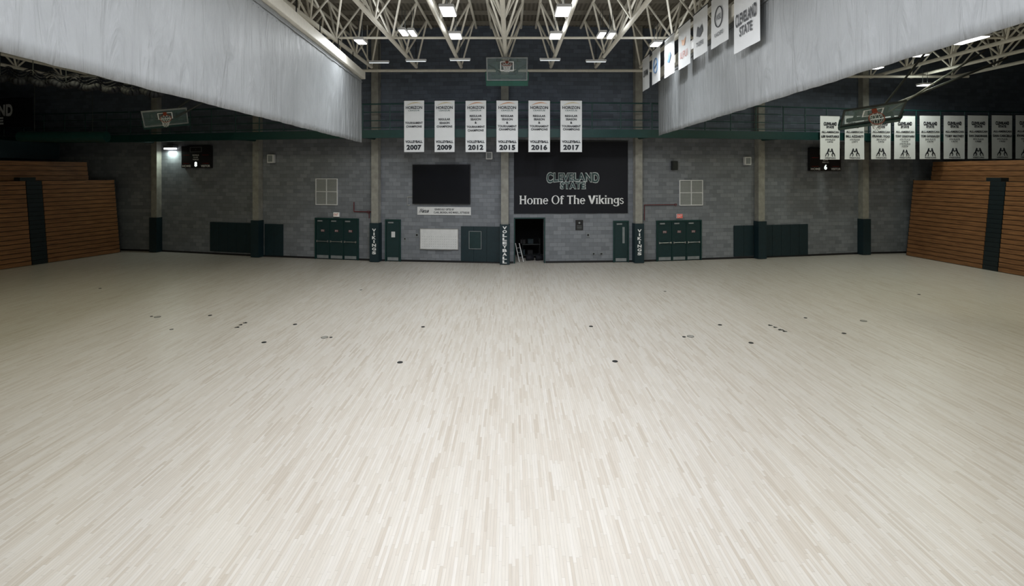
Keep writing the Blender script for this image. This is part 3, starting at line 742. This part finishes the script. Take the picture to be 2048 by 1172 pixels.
# ---------------------------------------------------------------- hoops
def hoop(C,yaw,tilt,roll,masts,lab,fm='greyp',padh=.11,nr=.008,pm='teal'):
    R=Matrix.Rotation(yaw,4,'Z')@Matrix.Rotation(roll,4,'Y')@Matrix.Rotation(tilt,4,'X'); T=Matrix.Translation(C)@R; Ti=T.inverted()
    e=thing('basketball_hoop',lab,'basketball hoop',C,0,rot=R.to_euler())
    W,H=1.83,1.07; zr=.34
    build('backboard',MB().box(-W/2+.04,W/2-.04,-.015,.015,-H/2+.04,H/2-.04),'glass',e)
    b=MB()
    for x0,x1,z0,z1 in ((-W/2,-W/2+.05,-H/2,H/2),(W/2-.05,W/2,-H/2,H/2),(-W/2+.05,W/2-.05,H/2-.05,H/2),(-W/2+.05,W/2-.05,-H/2,-H/2+.05)): b.box(x0,x1,-.03,.03,z0,z1)
    build('board_frame',b,fm,e)
    b=MB()
    for x0,x1,z0,z1 in ((-.3,-.26,-.08,.35),(.26,.3,-.08,.35),(-.26,.26,-.08,-.04),(-.26,.26,.31,.35)): b.box(x0,x1,-.022,-.017,z0,z1)
    build('target_square',b,'inkw',e)
    build('edge_pad',MB().box(-W/2-.03,W/2+.03,-.06,.06,-H/2-padh,-H/2-.002).box(-W/2-.05,-W/2-.002,-.06,.06,-H/2,-H/2+.4).box(W/2+.002,W/2+.05,-.06,.06,-H/2,-H/2+.4),pm,e,bevel=.008)
    build('rim',MB().ring((0,-.38,zr),.225,.014).box(-.07,.07,-.17,-.018,zr-.04,zr+.04),'rim',e,smooth=False)
    rc=T@Vector((0,-.38,zr)); A=(T.to_3x3()@Vector((1,0,0))); B=(T.to_3x3()@Vector((0,1,0)))
    net=MB(); n=10; lev=[(0,.22),(.11,.17),(.22,.13),(.32,.11)]
    def P(l,k):
        t=2*math.pi*k/n; d,r=lev[l]; return Ti@(rc+A*math.cos(t)*r+B*math.sin(t)*r+Vector((0,0,-d)))
    for l in range(3):
        for k in range(n):
            o=.5*l; net.tube(P(l,k+o),P(l+1,k+o+.5),nr,5); net.tube(P(l,k+o),P(l+1,k+o-.5),nr,5)
    build('net',net,'net',e)
    mb=MB()
    for p,q,r in masts: mb.tube(Ti@Vector(p),Ti@Vector(q),r)
    build('support_mast',mb,'dsteel',e)
    mb=MB().box(-.7,.7,.06,.14,-.45,-.3).box(-.6,.6,.06,.14,.22,.3).box(-.5,-.42,.06,.14,-.3,.22).box(.42,.5,.06,.14,-.3,.22); build('rear_bracket',mb,'teal',e)
C=ray(1014,138,24.5)
hoop(C,0,math.radians(28),0,[((C.x-.46,C.y+.15,C.z+.25),(C.x-.46,C.y+.9,10.0),.05),((C.x+.46,C.y+.15,C.z+.25),(C.x+.46,C.y+.9,10.0),.05),((C.x-.3,C.y+.2,C.z-.1),(C.x-.9,C.y+2.4,9.95),.04),((C.x+.3,C.y+.2,C.z-.1),(C.x+.9,C.y+2.4,9.95),.04)],'folded-up glass basketball backboard with white net under the trusses',padh=.24,nr=.013,pm='greenpad')
C=ray(331,235,26)
hoop(C,math.radians(32),math.radians(52),math.radians(-9),[((C.x,C.y+.15,C.z+.1),(C.x+2.4,C.y+1.5,9.9),.05),((C.x+.4,C.y+.1,C.z),(C.x+4.5,C.y+1.0,9.9),.04)],'folded-up glass basketball backboard with orange rim near the balcony')
C=ray(1744,228,18.8)
hoop(C,math.radians(-20),math.radians(64),math.radians(-8),[((C.x,C.y+.15,C.z),(22.5,25,9.9),.05),((C.x+.4,C.y+.15,C.z-.1),(20.2,23.5,9.9),.035),((C.x+.3,C.y+.2,C.z),(15.4,19.5,9.9),.035)],'folded-up glass backboard on long black diagonal struts','dsteel',.2)

# ---------------------------------------------------------------- bleachers
def bleacher(P0,P1,aisles,lab):
    P0=Vector(P0);P1=Vector(P1);d=P1-P0;L=d.length;ang=math.atan2(d.y,d.x)
    e=thing('folded_bleacher',lab,'bleachers',(P0.x,P0.y,0),ang)
    n=19; hh=4.26/n
    cuts=[0]+[v for a in aisles for v in (a-.38,a+.38)]+[L]
    for i in range(n):
        y=.024*i; z=i*hh
        for k in range(0,len(cuts),2):
            build('seat_board',MB().box(cuts[k]+.01,cuts[k+1]-.01,y,y+.05,z+.026,z+hh-.004),'wood',e)
    mb=MB()
    for i in range(n): mb.box(.02,L-.02,.024*i+.052,1.2,i*hh+.01,(i+1)*hh)
    build('understructure',mb,'dsteel',e)
    for a in aisles:
        mb=MB()
        for i in range(n): mb.box(a-.36,a+.36,.024*i-.01,.024*i+.05,i*hh+.01,(i+1)*hh)
        mb.box(a-.36-.25,a+.11,.47,.9,4.27,4.45)
        build('aisle_panel',mb,'padd',e)
    for i in range(4):
        build('upper_seat_board',MB().box(.3,L-.9 if P0.y<P1.y else L-.3,1.25+.04*i,1.32+.04*i,4.28+i*.26,4.28+i*.26+.235),'wood',e)
    build('upper_understructure',MB().box(.3,L-.9,1.45,2.3,.01,5.3),'dsteel',e)
    for xe in ((L+.05),) if P0.y<P1.y else ((-.05),):
        mb=MB(); mb.tube((xe,.06,0.02),(xe,.5,4.3),.03); mb.tube((xe,1.15,0.02),(xe,1.15,4.3),.03)
        for i in range(0,n,2): mb.tube((xe,.08+.024*i,i*hh+.1),(xe,1.15,i*hh+.1),.018,6)
        build('end_frame',mb,'dsteel',e)
PA=fl(240,505); PB=fl(0,540); d=(PA-PB).normalized()
P0=PA-d*14
def aisle_at(P0,P1,px,py):
    loc,a,w,h=frame_line(P0,P1,px-5,px+5,py-1,py+1,0); return (Vector((loc.x,loc.y))-P0).length
bleacher(P0,PA,[aisle_at(P0,PA,80,520)],'folded wooden bleachers with a teal aisle strip')
PA=fl(1813,511); PB=fl(2048,553); d=(PB-PA).normalized(); P1=PA+d*14
bleacher(PA,P1,[aisle_at(PA,P1,1980,530)],'folded wooden bleachers with a dark aisle strip')
e=thing('bleacher_bulkhead','dark painted bulkhead hung above the folded bleachers','bulkhead',(-27.65,16,5.45))
build('bulkhead_box',MB().box(-1.35,1.35,0,16,0,.93),'pad',e,bevel=.02)
a=ray(40,270,27.5); b=ray(214,277,27.5)
e=thing('padded_roll','teal padded roll hanging in front of the balcony','padding',((a+b)/2),0)
l=(b-a).length
build('roll',MB().tube((-l/2,0,0),(l/2,0,0),.26,16),'teal',e,smooth=False)
build('hanger_strap',MB().tube((-l/3,0,.2),(-l/3,0,2.6),.015).tube((l/3,0,.2),(l/3,0,2.6),.015),'dsteel',e)
e=thing('gathered_netting','black divider netting gathered in swags under the roof','netting',ray(160,170,22),0)
mb=MB(); c=ray(160,170,22); pts=[]
for k in range(60):
    px=-30+k*6; py=150+34*(k/59)+7*abs(math.sin(k*.42)); pts.append(ray(px,py,22+.15*math.sin(k))-c)
mb.path(pts,.13,8)
for q in range(3): mb.path([p+Vector((0,.05*q,.18+.12*q+.05*math.sin(j*.9+q))) for j,p in enumerate(pts)],.03,5)
build('net_bundle',mb,'black',e,smooth=True)
mb=MB()
for j in range(5,60,11): mb.tube(pts[j]+Vector((0,0,.1)),Vector((pts[j].x,pts[j].y,RZ-c.z-.02)),.015,6)
build('lift_cable',mb,'dsteel',e)

# ---------------------------------------------------------------- floor covers
for px,py,r,m in ((800,725,.07,0),(1230,723,.07,0),(528,685,.065,0),(1502,686,.065,0),(846,654,.055,0),(1182,653,.06,0),(590,649,.06,0),(1440,650,.06,0),
    (649,675,.10,1),(1381,673,.10,1),(1368,674,.05,0),(315,634,.10,1),(420,631,.06,0),(303,633,.04,0),(1727,642,.10,1),(1688,667,.06,0),(1611,636,.05,0),(343,659,.05,1),(200,577,.05,0),(1838,589,.05,0),(662,675,.04,0),(722,580,.05,1),(1330,583,.05,1)):
    p=fl(px,py)
    e=thing('floor_socket_cover','small round %s socket cover set in the maple floor'%('brass' if m else 'dark'),'floor socket',(p.x,p.y,.002),0,'floor sockets')
    build('cover_plate',MB().tube((0,0,0),(0,0,.006),r*.86,18),'conc' if m else 'blackp',e)
    build('cover_ring',MB().ring((0,0,.004),r*.93,.006,n=20,k=6),'dsteel',e)
for px,py,l in ((474,655,.13),(481,650,.10),(490,646,.12),(1541,651,.12),(1551,655,.10),(1562,660,.16),(1570,663,.12)):
    p=fl(px,py)
    mb=MB().box(-l/2,l/2,-.04,.04,0,.002).box(-l/4,l/4,.05,.09,0,.002)
    tag(build('floor_tape_mark',mb,'dsteel',loc=(p.x,p.y,.002),rot=(0,0,.1)),'small dark tape mark stuck on the maple floor','tape mark','floor tape marks')

# ---------------------------------------------------------------- world & camera
w=bpy.data.worlds.new('w'); sc.world=w; w.use_nodes=True
w.node_tree.nodes['Background'].inputs[0].default_value=(.5,.6,.7,1); w.node_tree.nodes['Background'].inputs[1].default_value=.05
cam=bpy.data.cameras.new('camera'); cam.sensor_width=36; cam.lens=36*F/2048; cam.shift_y=-(586-HY)/2048; cam.clip_end=200
co=bpy.data.objects.new('camera',cam); COL.objects.link(co); co.location=(0,0,CZ); co.rotation_euler=(math.pi/2,0,0)
sc.camera=co
